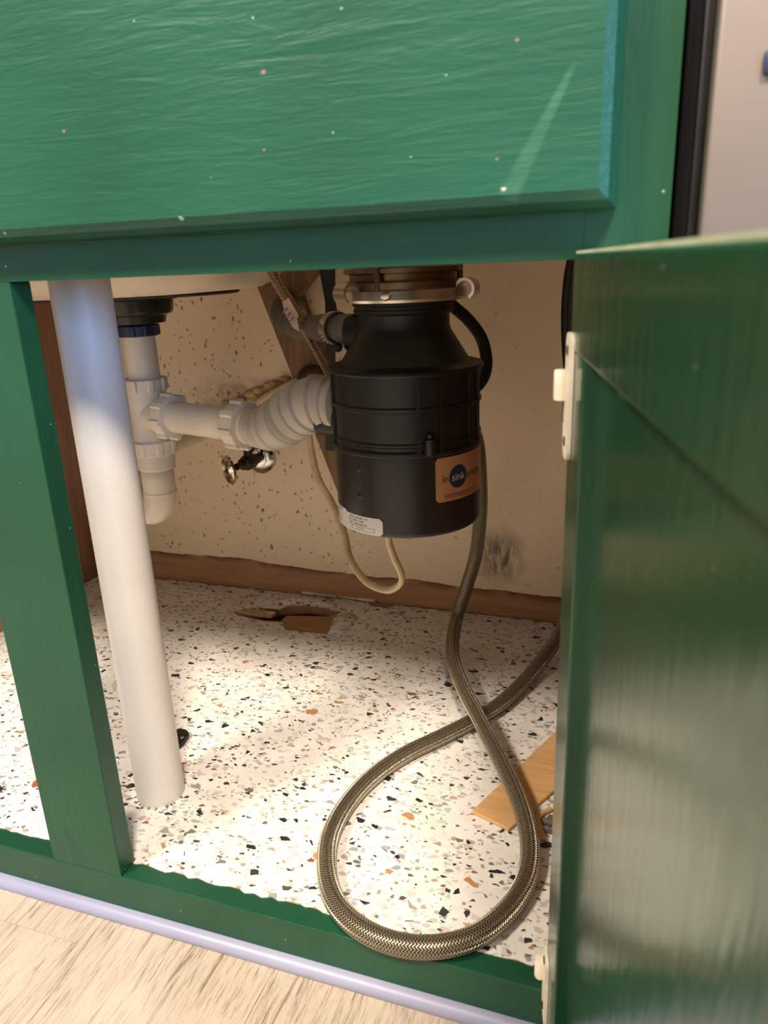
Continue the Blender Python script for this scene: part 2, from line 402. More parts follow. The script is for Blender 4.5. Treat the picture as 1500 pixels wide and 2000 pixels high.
def tube_mesh(name, path, rad, n=12, flat=1.0, flat_dir=None):
    """path: list of Vectors; rad: number or function(i, s, L); carries UVs (u along in metres, v around 0..1)"""
    N = len(path); tang = []
    for i in range(N):
        tang.append((path[min(i+1, N-1)]-path[max(i-1, 0)]).normalized())
    ref = Vector((0, 0, 1)) if abs(tang[0].z) < 0.9 else Vector((1, 0, 0))
    nrm = (ref-tang[0]*ref.dot(tang[0])).normalized()
    S = [0.0]
    for i in range(1, N): S.append(S[-1]+(path[i]-path[i-1]).length)
    vs = []; fs = []; uvs = []
    for i in range(N):
        nrm = (nrm-tang[i]*nrm.dot(tang[i])).normalized(); bn = tang[i].cross(nrm)
        r = rad(i, S[i], S[-1]) if callable(rad) else rad
        for k in range(n):
            a = 2*math.pi*k/n
            vs.append(path[i]+nrm*(r*math.cos(a))+bn*(r*flat*math.sin(a)))
    for i in range(N-1):
        for k in range(n):
            k2 = (k+1) % n
            fs.append((i*n+k, i*n+k2, (i+1)*n+k2, (i+1)*n+k)); uvs.append(((S[i], k/n), (S[i], (k+1)/n), (S[i+1], (k+1)/n), (S[i+1], k/n)))
    fs.append(tuple(range(n-1, -1, -1))); uvs.append(tuple((0, 0) for _ in range(n)))
    fs.append(tuple((N-1)*n+k for k in range(n))); uvs.append(tuple((S[-1], 0) for _ in range(n)))
    me = bpy.data.meshes.new(name); me.from_pydata([tuple(v) for v in vs], [], fs)
    ul = me.uv_layers.new(name='UVMap'); li = 0
    for u in uvs:
        for w in u: ul.data[li].uv = w; li += 1
    me.update(); return me
def tube(name, pts, rad, m, parent=None, n=12, sub=10, flat=1.0, raw=False):
    path = [Vector(p) for p in pts] if raw else smooth_path(pts, sub)
    return link(name, tube_mesh(name, path, rad, n, flat), m, parent, True)
def align(d):
    return Vector(d).to_track_quat('Z', 'Y').to_matrix().to_4x4()
def poly_prism(bm, pts, z0, z1):
    bot = [bm.verts.new((x, y, z0)) for x, y in pts]; top = [bm.verts.new((x, y, z1)) for x, y in pts]
    bm.faces.new(bot[::-1]); bm.faces.new(top); n = len(pts)
    for i in range(n): bm.faces.new((bot[i], bot[(i+1) % n], top[(i+1) % n], top[i]))
    return bot+top

FZ = 0.026       # room floor
SZ = 0.075       # cabinet floor (liner top)
D = 0.589        # back panel
XL, XR = -0.485, 0.394

# ================================================================ room floor
fm = bmesh.new(); box(fm, -1.8, 1.6, -2.2, 0.7, FZ-0.03, FZ-0.0022)
floor = obj('floor', fm, 'brown'); tag(floor, 'pale weathered wood plank floor in front of the cabinet', 'floor', kind='structure')
W = 0.178
for i in range(-10, 9):
    x0 = i*W-0.03
    cut = {0: -0.055, -1: -0.62, -2: -0.30}.get(i, -0.15-((i*37) % 11)*0.09)
    if i == -1: cut = -0.034
    if i == 0: cut = -0.70
    for y0, y1 in ((-2.2, cut), (cut, 0.012)):
        obj('plank', nb(x0+0.00012, x0+W-0.00012, y0+0.00015, y1-0.00015, FZ-0.002, FZ, bev=0.0003, seg=1), 'planks', floor)
# bead of trim under the bottom rail
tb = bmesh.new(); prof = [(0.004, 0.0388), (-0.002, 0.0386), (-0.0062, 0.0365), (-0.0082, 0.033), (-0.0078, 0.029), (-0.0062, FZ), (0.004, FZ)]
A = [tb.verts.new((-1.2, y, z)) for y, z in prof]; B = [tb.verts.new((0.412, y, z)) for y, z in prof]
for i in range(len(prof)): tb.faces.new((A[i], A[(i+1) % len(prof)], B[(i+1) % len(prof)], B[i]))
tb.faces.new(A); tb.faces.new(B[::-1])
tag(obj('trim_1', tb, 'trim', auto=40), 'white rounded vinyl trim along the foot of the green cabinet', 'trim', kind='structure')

# ================================================================ cabinet
cab = empty('sink_cabinet', 'green painted sink cabinet with its right door swung open', 'cabinet', (0, 0.02, FZ))
def adopt(o, pr):                       # parent while keeping world coordinates (things are Empties, their meshes sit at the world origin)
    o.parent = pr
    o.matrix_parent_inverse = Matrix.Translation(-Vector(pr.location)) if pr.type == 'EMPTY' else Matrix.Identity(4)
    return o
def part(name, bm, m, parent=None, auto=None):
    return adopt(obj(name, bm, m, None, auto=auto), parent or cab)
T = 0.019
part('side_panel', nb(XL-0.016, XL, T, D, FZ, 0.83, bev=0.001), 'brown')
part('side_panel', nb(XR, XR+0.016, T, D, FZ, 0.83, bev=0.001), 'brown')
part('back_panel', nb(XL, XR, D, D+0.012, FZ, 0.83), 'back')
part('stile', nb(-0.0743, 0.0, 0.0001, T, 0.0738, 0.575, bev=0.0010), 'frame_v')
part('stile', nb(0.372, 0.4121, 0, T, 0.0388, 0.86, bev=0.0002, seg=1), 'frame_v')
part('stile', nb(-0.56, -0.50, 0, T, 0.0388, 0.86, bev=0.0015), 'frame_v')
part('bottom_rail', nb(-0.50, 0.372, 0, T, 0.0388, 0.0738, bev=0.0010), 'frame_h')
part('top_rail', nb(-0.50, 0.372, 0, T, 0.575, 0.66, bev=0.0002, seg=1), 'frame_h')
# false front with a wide eased bevel
bm = bmesh.new()
x0, x1, z0, z1, b = -0.62, 0.3868, 0.5985, 0.775, 0.0075
back = [bm.verts.new(p) for p in ((x0, -0.0004, z0), (x1, -0.0004, z0), (x1, -0.0004, z1), (x0, -0.0004, z1))]
mid = [bm.verts.new(p) for p in ((x0, -0.010, z0), (x1, -0.010, z0), (x1, -0.010, z1), (x0, -0.010, z1))]
c2 = [bm.verts.new(p) for p in ((x0+b*.4, -0.0195, z0+b*.4), (x1-b*.4, -0.0195, z0+b*.4), (x1-b*.4, -0.0195, z1-b*.4), (x0+b*.4, -0.0195, z1-b*.4))]
fr = [bm.verts.new(p) for p in ((x0+b, -0.0225, z0+b), (x1-b, -0.0225, z0+b), (x1-b, -0.0225, z1-b), (x0+b, -0.0225, z1-b))]
for L1, L2 in ((back, mid), (mid, c2), (c2, fr)):
    for i in range(4): bm.faces.new((L1[i], L1[(i+1) % 4], L2[(i+1) % 4], L2[i]))
bm.faces.new(fr); bm.faces.new(back[::-1])
part('false_front', bm, 'front')
part('apron', nb(-0.50, 0.372, 0, T, 0.665, 0.86, bev=0.001), 'frame_h')

# cabinet bottom board with a broken-out hole
hole_px = [(455, 1194), (480, 1188), (525, 1187), (548, 1190), (563, 1182), (605, 1182), (640, 1187), (666, 1196), (652, 1205), (647, 1222), (640, 1239), (600, 1235), (556, 1230), (552, 1216), (518, 1214), (480, 1206), (462, 1201)]
hole = [fl(px, py, SZ) for px, py in hole_px]
void_px = [(470, 1193), (525, 1189), (563, 1186), (605, 1184), (640, 1189), (663, 1197), (640, 1204), (560, 1202), (548, 1213), (515, 1211), (480, 1203)]
void = [fl(px, py, SZ-0.001) for px, py in void_px]
def sheet(outer, inner, z0, z1):
    bm = bmesh.new()
    loops = []
    for L in (outer, inner):
        vs = [bm.verts.new((p[0], p[1], z1)) for p in L]
        loops.append([bm.edges.new((vs[i], vs[(i+1) % len(vs)])) for i in range(len(vs))])
    r = bmesh.ops.triangle_fill(bm, edges=loops[0]+loops[1], use_beauty=True)
    fs = [f for f in r['geom'] if isinstance(f, bmesh.types.BMFace)]
    ex = bmesh.ops.extrude_face_region(bm, geom=fs)
    bmesh.ops.translate(bm, vec=(0, 0, z0-z1), verts=[g for g in ex['geom'] if isinstance(g, bmesh.types.BMVert)])
    return bm
rect = [(XL, T), (XR, T), (XR, D), (XL, D)]
part('bottom_board', sheet(rect, void, SZ-0.014, SZ-0.0012), 'sub')

# liner
rl = random.Random(3)
outer = []
n = 110
for i in range(n+1):
    x = XL+0.002+(XR-XL-0.004)*i/n; outer.append((x, T-0.0005+rl.uniform(-0.0028, 0.0012)))
for i in range(n+1):
    x = XR-0.002-(XR-XL-0.004)*i/n; outer.append((x, D-0.004-rl.uniform(0, 0.006)-(0.012 if 0.02 < x < 0.06 else 0)))
lin_o = obj('shelf_liner', sheet(outer, hole, SZ-0.0011, SZ), 'terrazzo')
tag(lin_o, 'torn white terrazzo-print liner sheet covering the cabinet floor', 'shelf liner')
# curled flaps of liner round the tear and the lifted strip at the back
def flap(name, pts_px, lift, parent):
    bm = bmesh.new(); P = [fl(x, y, SZ) for x, y in pts_px]
    k = len(P)//2; n = 7
    top = []
    for r_ in range(n):
        row = []
        for i in range(k):
            a, b_ = P[i], P[len(P)-1-i]
            u = r_/(n-1); p = a.lerp(b_, u)
            row.append(bm.verts.new((p.x, p.y, SZ+0.0006+lift*math.sin(u*math.pi)*(0.6+0.4*math.sin(i*2.1)))))
        top.append(row)
    for r_ in range(n-1):
        for i in range(k-1): bm.faces.new((top[r_][i], top[r_][i+1], top[r_+1][i+1], top[r_+1][i]))
    ex = bmesh.ops.extrude_face_region(bm, geom=list(bm.faces))
    bmesh.ops.translate(bm, vec=(0, 0, -0.0006), verts=[g for g in ex['geom'] if isinstance(g, bmesh.types.BMVert)])
    return obj(name, bm, 'terrazzo', parent, True)
flap('torn_flap', [(640, 1240), (650, 1220), (655, 1205), (672, 1198), (700, 1205), (690, 1222), (676, 1236), (660, 1246)], 0.003, lin_o)
flap('lifted_strip', [(588, 1160), (620, 1163), (660, 1166), (700, 1172), (733, 1177), (738, 1164), (704, 1154), (665, 1148), (630, 1146), (598, 1150)], 0.006, lin_o)
flap('lifted_strip', [(545, 1182), (580, 1180), (620, 1180), (655, 1186), (650, 1172), (618, 1166), (580, 1166), (550, 1172)], 0.005, lin_o)
# splinter of board in the tear
bm = bmesh.new(); poly_prism(bm, [tuple(fl(x, y, SZ)[:2]) for x, y in ((462, 1195), (505, 1191), (538, 1197), (530, 1203), (495, 1200))], SZ-0.004, SZ+0.0012)
spl = obj('wood_splinter', bm, 'caulk'); tag(spl, 'pale wood splinter in the torn hole of the liner', 'splinter')

# ---- door: frame and recessed panel, swung past square
th = math.radians(12.0)
u = Vector((math.sin(th), -math.cos(th), 0)); nrm = Vector((-math.cos(th), -math.sin(th), 0))   # u outward along door, nrm = inner face normal
H0 = Vector((0.3684, -0.005, 0))
DM = Matrix(((u.x, nrm.x, 0, H0.x), (u.y, nrm.y, 0, H0.y), (0, 0, 1, 0), (0, 0, 0, 1)))       # local: x along door, y inner normal, z up
DW, DZ0, DZ1 = 0.40, 0.046, 0.579
def dbox(*a, **k): bm = bmesh.new(); box(bm, *a, **k); bmesh.ops.transform(bm, matrix=DM, verts=bm.verts); return bm
door = part('door', dbox(0.040, DW-0.040, -0.0192, -0.0076, DZ0+0.040, DZ1-0.045), 'door')
part('door_stile', dbox(0, 0.046, -0.020, 0, DZ0, DZ1-0.048, bev=0.0012), 'door', door)
part('door_stile', dbox(DW-0.046, DW, -0.020, 0, DZ0, DZ1-0.048, bev=0.0012), 'door', door)
part('door_rail', dbox(0, DW, -0.020, 0.0003, DZ1-0.048, DZ1-0.0012, bev=0.0012), 'door', door)
part('door_rail', dbox(0.046, DW-0.046, -0.020, 0, DZ0, DZ0+0.048, bev=0.0012), 'door', door)
part('worn_top_edge', dbox(0.001, DW-0.001, -0.0195, -0.0005, DZ1-0.0013, DZ1), 'worn', door)
# hinges
def hinge(zc, h, knuckle):
    bm = bmesh.new()
    # long leaf on the inner face of the door, with a rounded outline and a narrow waist
    def leaf(pts, y0, y1):
        vs = poly_prism(bm, pts, 0, 1)
        for v in vs:
            x, z, k = v.co.x, v.co.y, v.co.z
            v.co = DM @ Vector((x, y0+(y1-y0)*k, z))
    def outline(x0, x1, z0, z1, r, n=6):
        o = []
        for cx, cz, a0 in ((x1-r, z1-r, 0), (x0+r, z1-r, 90), (x0+r, z0+r, 180), (x1-r, z0+r, 270)):
            for i in range(n+1):
                a = math.radians(a0+90*i/n); o.append((cx+r*math.cos(a), cz+r*math.sin(a)))
        return o
    leaf(outline(-0.004, 0.016, zc-h/2, zc+h/2, 0.0065), 0.0002, 0.0022)
    hb = part('hinge', bm, 'white', door, auto=40)
    bm = bmesh.new()
    p0 = DM @ Vector((-0.003, 0.004, zc-0.003)); lathe(bm, [(0, 0), (0.0038, 0), (0.0041, 0.001), (0.0041, 0.015), (0.0038, 0.016), (0, 0.016)], p0, 16)
    leafz = outline(-0.0135, 0.0, zc-0.004, zc+0.012, 0.002)
    vs = poly_prism(bm, leafz, 0, 1)
    for v in vs:
        x, z, k = v.co.x, v.co.y, v.co.z; v.co = DM @ Vector((x, 0.0005+0.0018*k, z))
    part('hinge_knuckle', bm, 'white', door, auto=40)
    bm = bmesh.new()
    for pts_, y0, y1 in ((outline(-0.0105, -0.0042, zc-0.031, zc-0.004, 0.003), 0.0004, 0.0016),):
        vs = poly_prism(bm, pts_, 0, 1)
        for v in vs:
            x, z, k = v.co.x, v.co.y, v.co.z; v.co = DM @ Vector((x, y0+(y1-y0)*k, z))
    part('hinge_leaf', bm, 'white', door, auto=40)
    bm = bmesh.new(); box(bm, -0.0090, -0.0048, 0.0014, 0.0024, zc-0.016, zc-0.005, bev=0.0004, mat=DM); part('hinge_spring', bm, 'rusty', door)
    for dz in (-h/2+0.009, h/2-0.009):
        bm = bmesh.new(); lathe(bm, [(0, 0.0009), (0.0022, 0.0007), (0.0030, 0)], (0, 0, 0), 14)
        bmesh.ops.transform(bm, matrix=DM @ Matrix.Translation((0.005, 0.0022, zc+dz)) @ Matrix.Rotation(-math.pi/2, 4, 'X'), verts=bm.verts)
        part('hinge_screw', bm, 'rusty', door)
    return hb
hinge(0.5065, 0.066, True)
hinge(0.094, 0.060, True)

# ================================================================ countertop and sink
def counter():
    bm = bmesh.new()
    for a in ((-0.75, 0.44, -0.03, 0.13), (-0.75, 0.44, 0.53, 0.62), (-0.75, -0.42, 0.13, 0.53), (0.36, 0.44, 0.13, 0.53), (-0.02, 0.02, 0.13, 0.53)):
        box(bm, a[0], a[1], a[2], a[3], 0.83, 0.868)
    return bm
tag(obj('countertop', counter(), 'counter'), 'pale countertop over the green sink cabinet', 'countertop')
def bowl(bm, cx, cy, hx, hy, zb, zt, rc=0.05, n=10):
    rings = []
    def ring(k, z, sh):
        o = []
        ax, ay = hx-sh, hy-sh; e = 4.0
        for i in range(72):
            a = 2*math.pi*i/72; c, s = math.cos(a), math.sin(a)
            r = (abs(c)**e+abs(s)**e)**(-1/e)
            o.append(bm.verts.new((cx+ax*r*c, cy+ay*r*s, z)))
        return o
    rings.append(ring(0, zt, 0))
    for i in range(n+1):
        a = math.pi/2*i/n
        rings.append(ring(0, zb+rc*(1-math.sin(a)), rc*(1-math.cos(a))))
    for sh in (0.09, 0.13): rings.append(ring(0, zb-0.0006, sh))
    for A_, B_ in zip(rings, rings[1:]):
        for i in range(72): bm.faces.new((A_[i], A_[(i+1) % 72], B_[(i+1) % 72], B_[i]))
    bm.faces.new(rings[-1])
sink = empty('sink', 'white enamel double sink seen from below behind the top rail', 'sink', (-0.17, 0.33, 0.556))
def spart(name, bm, m, root, auto=35):
    o = obj(name, bm, m, None, auto=auto); o.parent = root; o.matrix_parent_inverse = Matrix.Translation(-Vector(root.location)); return o
bm = bmesh.new(); bowl(bm, -0.19, 0.335, 0.192, 0.185, 0.556, 0.829); spart('bowl', bm, 'enamel', sink)
bm = bmesh.new(); bowl(bm, 0.19, 0.335, 0.155, 0.185, 0.600, 0.829); spart('bowl', bm, 'enamel', sink)
bm = bmesh.new(); lathe(bm, [(0, 0), (0.125, 0), (0.127, -0.0015), (0.124, -0.0035), (0.06, -0.004), (0, -0.004)], (-0.175, 0.36, 0.5556), 48); spart('sound_pad', bm, 'pad', sink)

# ================================================================ drain assembly under the left bowl
TX, TY = -0.1735, 0.36
dr = empty('drain_assembly', 'white plastic drain with tee and trap joined to a horizontal waste arm', 'drain pipe', (TX, TY, 0.30))
def dp(name, bm, m, auto=35): return spart(name, bm, m, dr, auto)
bm = bmesh.new(); lathe(bm, [(0, 0.5515), (0.052, 0.5515), (0.052, 0.549), (0.046, 0.5475), (0.0445, 0.536), (0.043, 0.533), (0.036, 0.530), (0.034, 0.522), (0, 0.522)], (TX, TY, 0), 48); dp('strainer_cup', bm, 'nickel')
bm = bmesh.new(); lathe(bm, [(0, 0.556), (0.056, 0.556), (0.058, 0.5535), (0.053, 0.5515), (0, 0.5515)], (TX, TY, 0), 48); dp('strainer_washer', bm, 'pad')
def ribbed(r, z0, z1, k, depth, n=96, bev=0.0012):
    """nut with k lugs: a lathe whose radius steps in and out"""
    bm = bmesh.new(); rows = []
    for z, dr_ in ((z0, -bev), (z0+bev, 0), (z1-bev, 0), (z1, -bev)):
        row = []
        for i in range(n):
            a = 2*math.pi*i/n; lug = depth if ((i*k/n) % 1.0) < 0.30 else 0
            rr = r+dr_+lug; row.append(bm.verts.new((rr*math.cos(a), rr*math.sin(a), z)))
        rows.append(row)
    for A_, B_ in zip(rows, rows[1:]):
        for i in range(n): bm.faces.new((A_[i], A_[(i+1) % n], B_[(i+1) % n], B_[i]))
    bm.faces.new(rows[0][::-1]); bm.faces.new(rows[-1]); return bm
def moved(bm, mat): bmesh.ops.transform(bm, matrix=mat, verts=bm.verts); return bm
dp('tail_nut', moved(ribbed(0.0245, 0.507, 0.520, 10, 0.0015), Matrix.Translation((TX, TY, 0))), 'navy')
bm = bmesh.new(); lathe(bm, [(0, 0.512), (0.0195, 0.512), (0.0195, 0.455), (0, 0.455)], (TX, TY, 0), 36); dp('tailpiece', bm, 'fitting')
dp('slip_nut', moved(ribbed(0.0255, 0.441, 0.4565, 8, 0.0022), Matrix.Translation((TX, TY, 0))), 'fitting')
# tee body with its side outlet
arm0 = Vector((TX, TY, 0.412)); arm1 = at(497, 834, 0.318); ad = (arm1-arm0).normalized()
bm = bmesh.new(); lathe(bm, [(0, 0.443), (0.0235, 0.443), (0.0240, 0.440), (0.0225, 0.43), (0.0225, 0.392), (0.0245, 0.386), (0.0245, 0.372), (0, 0.372)], (TX, TY, 0), 40)
lathe(bm, [(0, 0), (0.0215, 0), (0.0215, 0.028), (0.0235, 0.030), (0.0235, 0.036), (0, 0.036)], arm0, 36, align(ad)); dp('tee', bm, 'fitting')
dp('slip_nut', moved(ribbed(0.0265, 0.030, 0.047, 8, 0.0028), Matrix.Translation(arm0) @ align(ad)), 'fitting')
La = (arm1-arm0).length
bm = bmesh.new(); lathe(bm, [(0.0185, 0.040), (0.0190, 0.047), (0.0190, La-0.020), (0, La-0.020)], arm0, 40, align(ad)); dp('waste_arm', bm, 'fitting')
dp('slip_nut', moved(ribbed(0.0265, La-0.030, La-0.012, 8, 0.0028), Matrix.Translation(arm0) @ align(ad)), 'fitting')
bm = bmesh.new(); lathe(bm, [(0.0192, La-0.014), (0.0205, La-0.010), (0.0205, La+0.004), (0, La+0.004)], arm0, 36, align(ad)); dp('coupling', bm, 'fitting')
dp('slip_nut', moved(ribbed(0.0280, 0.362, 0.380, 8, 0.0015), Matrix.Translation((TX, TY, 0))), 'fitting')
bm = bmesh.new(); lathe(bm, [(0, 0.362), (0.0235, 0.362), (0.0245, 0.360), (0.0235, 0.344), (0.021, 0.342), (0, 0.342)], (TX, TY, 0), 36); dp('trap_collar', bm, 'fitting')
# trap bend turning back to the wall
pts = [(TX, TY, 0.345), (TX, TY, 0.330)]
for i in range(13):
    a = math.pi*i/12; pts.append((TX-0.0245*(1-math.cos(a)), TY+0.004*(1-math.cos(a)), 0.309-0.0245*math.sin(a)))
for z in (0.32, 0.332): pts.append((TX-0.049, TY+0.008, z))
o = tube('trap_bend', pts, 0.0205, 'fitting', None, 24, 2, raw=True); o.parent = dr; o.matrix_parent_inverse = Matrix.Translation(-Vector(dr.location))
bm = bmesh.new(); lathe(bm, [(0.0205, 0), (0.0212, 0.001), (0.0212, 0.003), (0.0205, 0.004)], (TX, TY, 0.309), 36); dp('trap_seam', bm, 'fitting')
o = tube('trap_arm', [(TX-0.049, TY+0.008, 0.328), (TX-0.049, TY+0.014, 0.343), (TX-0.050, TY+0.040, 0.350), (TX-0.052, TY+0.12, 0.351), (TX-0.054, D-0.001, 0.352)], 0.0185, 'fitting', None, 20); o.parent = dr; o.matrix_parent_inverse = Matrix.Translation(-Vector(dr.location))
# corrugated flexible connector up to the disposer outlet
fp = [arm1-ad*0.004, at(520, 836, 0.312), at(550, 825, 0.305), at(582, 803, 0.298), at(612, 788, 0.292), at(640, 785, 0.29), at(662, 787, 0.288)]
path = smooth_path(fp, 22)
ridge = [0.06, 0.12, 0.165, 0.26, 0.42, 0.455, 0.49, 0.60, 0.72, 0.83, 0.93]
def frad(i, s, L):
    t_ = s/L
    base = 0.0205+0.0085*math.sin(min(1, t_/0.5)*math.pi/2)-0.003*max(0, t_-0.7)/0.3
    g = 1.0
    for rd in ridge:
        w = abs(t_-rd)/0.014
        if w < 1: g = min(g, 1-0.13*(1-w))
    return base*g*(1+0.02*math.sin(t_*40))
o = tube('corrugated_connector', path, frad, 'flex', None, 40, raw=True); o.parent = dr; o.matrix_parent_inverse = Matrix.Translation(-Vector(dr.location))

# ================================================================ standing white pipe
pp = empty('standing_pipe', 'tall white PVC pipe standing on the liner beside the green stile', 'pipe', (-0.0315, 0.105, SZ))
bm = bmesh.new(); lathe(bm, [(0.019, 0), (0.0232, 0), (0.0236, 0.0012), (0.0238, 0.3), (0.0242, 0.72), (0.019, 0.72)], (-0.0315, 0.105, SZ), 64); spart('pipe_wall', bm, 'pvc', pp)
bm = bmesh.new()
for k in range(14):
    a = random.uniform(-2.4, 0.5); r_ = random.uniform(0.024, 0.0265); s_ = random.uniform(0.0008, 0.0018)
    vs = bmesh.ops.create_icosphere(bm, subdivisions=1, radius=s_)['verts']; bmesh.ops.translate(bm, vec=(-0.0315+r_*math.cos(a), 0.105+r_*math.sin(a), SZ+0.0005), verts=vs)
cr = spart('dirt_crumbs', bm, 'stone', pp); cr['kind'] = 'stuff'

# ================================================================ disposer
DX, DY = 0.184, 0.29
di = empty('garbage_disposal', 'black garbage disposal hanging under the right bowl of the sink', 'garbage disposal', (DX, DY, 0.325))
def gp(name, bm, m, auto=35): return spart(name, bm, m, di, auto)
def gl(name, prof, m, n=72, auto=35):
    bm = bmesh.new(); lathe(bm, prof, (DX, DY, 0), n); return gp(name, bm, m, auto)
gl('mount_sleeve', [(0, 0.5995), (0.047, 0.5995), (0.047, 0.5735), (0, 0.5735)], 'bronze')
gl('mount_flange', [(0, 0.5745), (0.0535, 0.5745), (0.0555, 0.573), (0.0555, 0.5695), (0.050, 0.568), (0.050, 0.560), (0, 0.560)], 'bronze')
gl('support_ring', [(0.045, 0.5625), (0.0545, 0.5625), (0.0565, 0.561), (0.0565, 0.5525), (0.045, 0.5525)], 'bronze')
gl('mounting_ring', [(0.046, 0.5555), (0.0560, 0.5555), (0.0600, 0.554), (0.0610, 0.5465), (0.0595, 0.5440), (0.046, 0.5432)], 'steel')
for az in (-52, 68, 188):                     # rolled mounting ears
    a = math.radians(az-90+17); ca, sa = math.cos(a), math.sin(a)
    bm = bmesh.new(); vs = []
    pr = []
    for i in range(13):
        t_ = math.radians(-60+i*25); pr.append((0.0098*math.cos(t_), 0.0098*math.sin(t_)))
    for w in (-0.009, 0.009):
        for k, sc in ((0, 1.0), (1, 0.74)):
            vs.append([bm.verts.new((w, x*sc, z*sc)) for x, z in pr])
    for i in range(12):
        bm.faces.new((vs[0][i], vs[0][i+1], vs[2][i+1], vs[2][i])); bm.faces.new((vs[1][i], vs[1][i+1], vs[3][i+1], vs[3][i]))
        bm.faces.new((vs[0][i], vs[0][i+1], vs[1][i+1], vs[1][i])); bm.faces.new((vs[2][i], vs[2][i+1], vs[3][i+1], vs[3][i]))
    for i in (0, 12): bm.faces.new((vs[0][i], vs[1][i], vs[3][i], vs[2][i]))
    moved(bm, Matrix.Translation((DX+0.0635*ca, DY+0.0635*sa, 0.5530)) @ Matrix.Rotation(a-math.pi/2, 4, 'Z') @ Matrix.Rotation(0, 4, 'X'))
    gp('ring_ear', bm, 'steel')
for az in (-14, 106, 226):                    # mounting screws
    a = math.radians(az-90+8); bm = bmesh.new()
    lathe(bm, [(0, 0.553), (0.0032, 0.553), (0.0036, 0.556), (0.0032, 0.558), (0.0028, 0.600), (0, 0.600)], (DX+0.0545*math.cos(a), DY+0.0545*math.sin(a), 0), 12)
    gp('mount_screw', bm, 'bronze')
a = math.radians(-90+3)                       # embossed nub on the ring
bm = bmesh.new(); lathe(bm, [(0, 0.004), (0.0025, 0.0035), (0.0042, 0)], (0, 0, 0), 16); moved(bm, Matrix.Translation((DX+0.0602*math.cos(a), DY+0.0602*math.sin(a), 0.5500)) @ align((math.cos(a), math.sin(a), 0)) @ Matrix.Diagonal((1.5, 1, 1, 1)))
gp('ring_tab', bm, 'steel')
gl('neck_gasket', [(0, 0.544), (0.0485, 0.544), (0.0490, 0.541), (0.0470, 0.5395), (0.0470, 0.5375), (0.0480, 0.5365), (0.0480, 0.534), (0.0455, 0.532), (0, 0.532)], 'rubber')
gl('upper_shell', [(0, 0.536), (0.0450, 0.536), (0.0440, 0.533), (0.0438, 0.521), (0.0450, 0.5165), (0.0620, 0.4890), (0.0640, 0.4872), (0.0715, 0.4858), (0.0755, 0.4847), (0.0762, 0.4825), (0.0755, 0.4805), (0.0715, 0.4800), (0.0715, 0.470), (0, 0.470)], 'black')
gl('grind_band', [(0, 0.4805), (0.0722, 0.4805), (0.0722, 0.4535), (0.0740, 0.4520), (0.0740, 0.4490), (0.0722, 0.4475), (0.0722, 0.4205), (0.0738, 0.4190), (0.0738, 0.4172), (0.0725, 0.4160), (0.0725, 0.4130), (0.0750, 0.4110), (0.0752, 0.4085), (0.0740, 0.4070), (0.0700, 0.4065), (0, 0.4065)], 'black')
gl('motor_shell', [(0, 0.4070), (0.0728, 0.4070), (0.0733, 0.404), (0.0733, 0.3335), (0.0725, 0.3305), (0.0705, 0.3285), (0.066, 0.3275), (0.064, 0.3262), (0, 0.3262)], 'blackshell')
def on_drum(theta, r, z): a = theta-math.pi/2; return Vector((DX+r*math.cos(a), DY+r*math.sin(a), z))
def drum_box(t0, t1, r0, r1, z0, z1, n=6):
    bm = bmesh.new(); g = []
    for r_ in (r0, r1):
        for z in (z0, z1):
            g.append([bm.verts.new(on_drum(t0+(t1-t0)*i/n, r_, z)) for i in range(n+1)])
    a_, b_, c_, d_ = g
    for i in range(n):
        bm.faces.new((a_[i], a_[i+1], b_[i+1], b_[i])); bm.faces.new((c_[i], c_[i+1], d_[i+1], d_[i]))
        bm.faces.new((a_[i], a_[i+1], c_[i+1], c_[i])); bm.faces.new((b_[i], b_[i+1], d_[i+1], d_[i]))
    for i in (0, n): bm.faces.new((a_[i], b_[i], d_[i], c_[i]))
    return bm
R_ = math.radians
for t0 in (24, 144, 264):                     # bolt channels between the ribs
    gp('bolt_channel', drum_box(R_(t0), R_(t0+3), 0.070, 0.0748, 0.4100, 0.4800, 2), 'black')
    gp('bolt_channel', drum_box(R_(t0+17), R_(t0+20), 0.070, 0.0748, 0.4100, 0.4800, 2), 'black')
    bm = bmesh.new(); c = on_drum(R_(t0+10), 0.0738, 0); lathe(bm, [(0, 0.4095), (0.0060, 0.4095), (0.0060, 0.4240), (0.0035, 0.4255), (0.0035, 0.4290), (0, 0.4295)], (c.x, c.y, 0), 16); gp('bolt', bm, 'black')
for t0 in (-58, 70, 86):
    gp('rib', drum_box(R_(t0), R_(t0+1.6), 0.070, 0.0745, 0.4100, 0.4800, 2), 'black')
for z, s_ in ((0.3945, 0.0022), (0.3675, 0.0030)):   # dimples in the motor shell
    p = on_drum(R_(-22), 0.0732, z); bm = bmesh.new(); lathe(bm, [(0, s_*0.45), (s_*0.6, s_*0.4), (s_*1.2, 0)], (0, 0, 0), 16); moved(bm, Matrix.Translation(p) @ align(p-Vector((DX, DY, z)))); gp('dimple', bm, 'blackshell')
# outlet stub into the flexible connector and dishwasher inlet boss
o1 = Vector((DX-0.066, DY+0.0, 0.428)); bm = bmesh.new(); lathe(bm, [(0, 0), (0.0185, 0), (0.0185, 0.028), (0.0165, 0.030), (0, 0.030)], o1, 32, align((-1, 0, 0.03))); gp('outlet_elbow', bm, 'black')
i0 = Vector((DX-0.035, DY+0.003, 0.512)); bm = bmesh.new(); lathe(bm, [(0, 0), (0.0185, 0), (0.0185, 0.012), (0.0165, 0.015), (0.0165, 0.024), (0, 0.024)], i0, 32, align((-1, 0.02, 0.02))); gp('inlet_boss', bm, 'rubber')
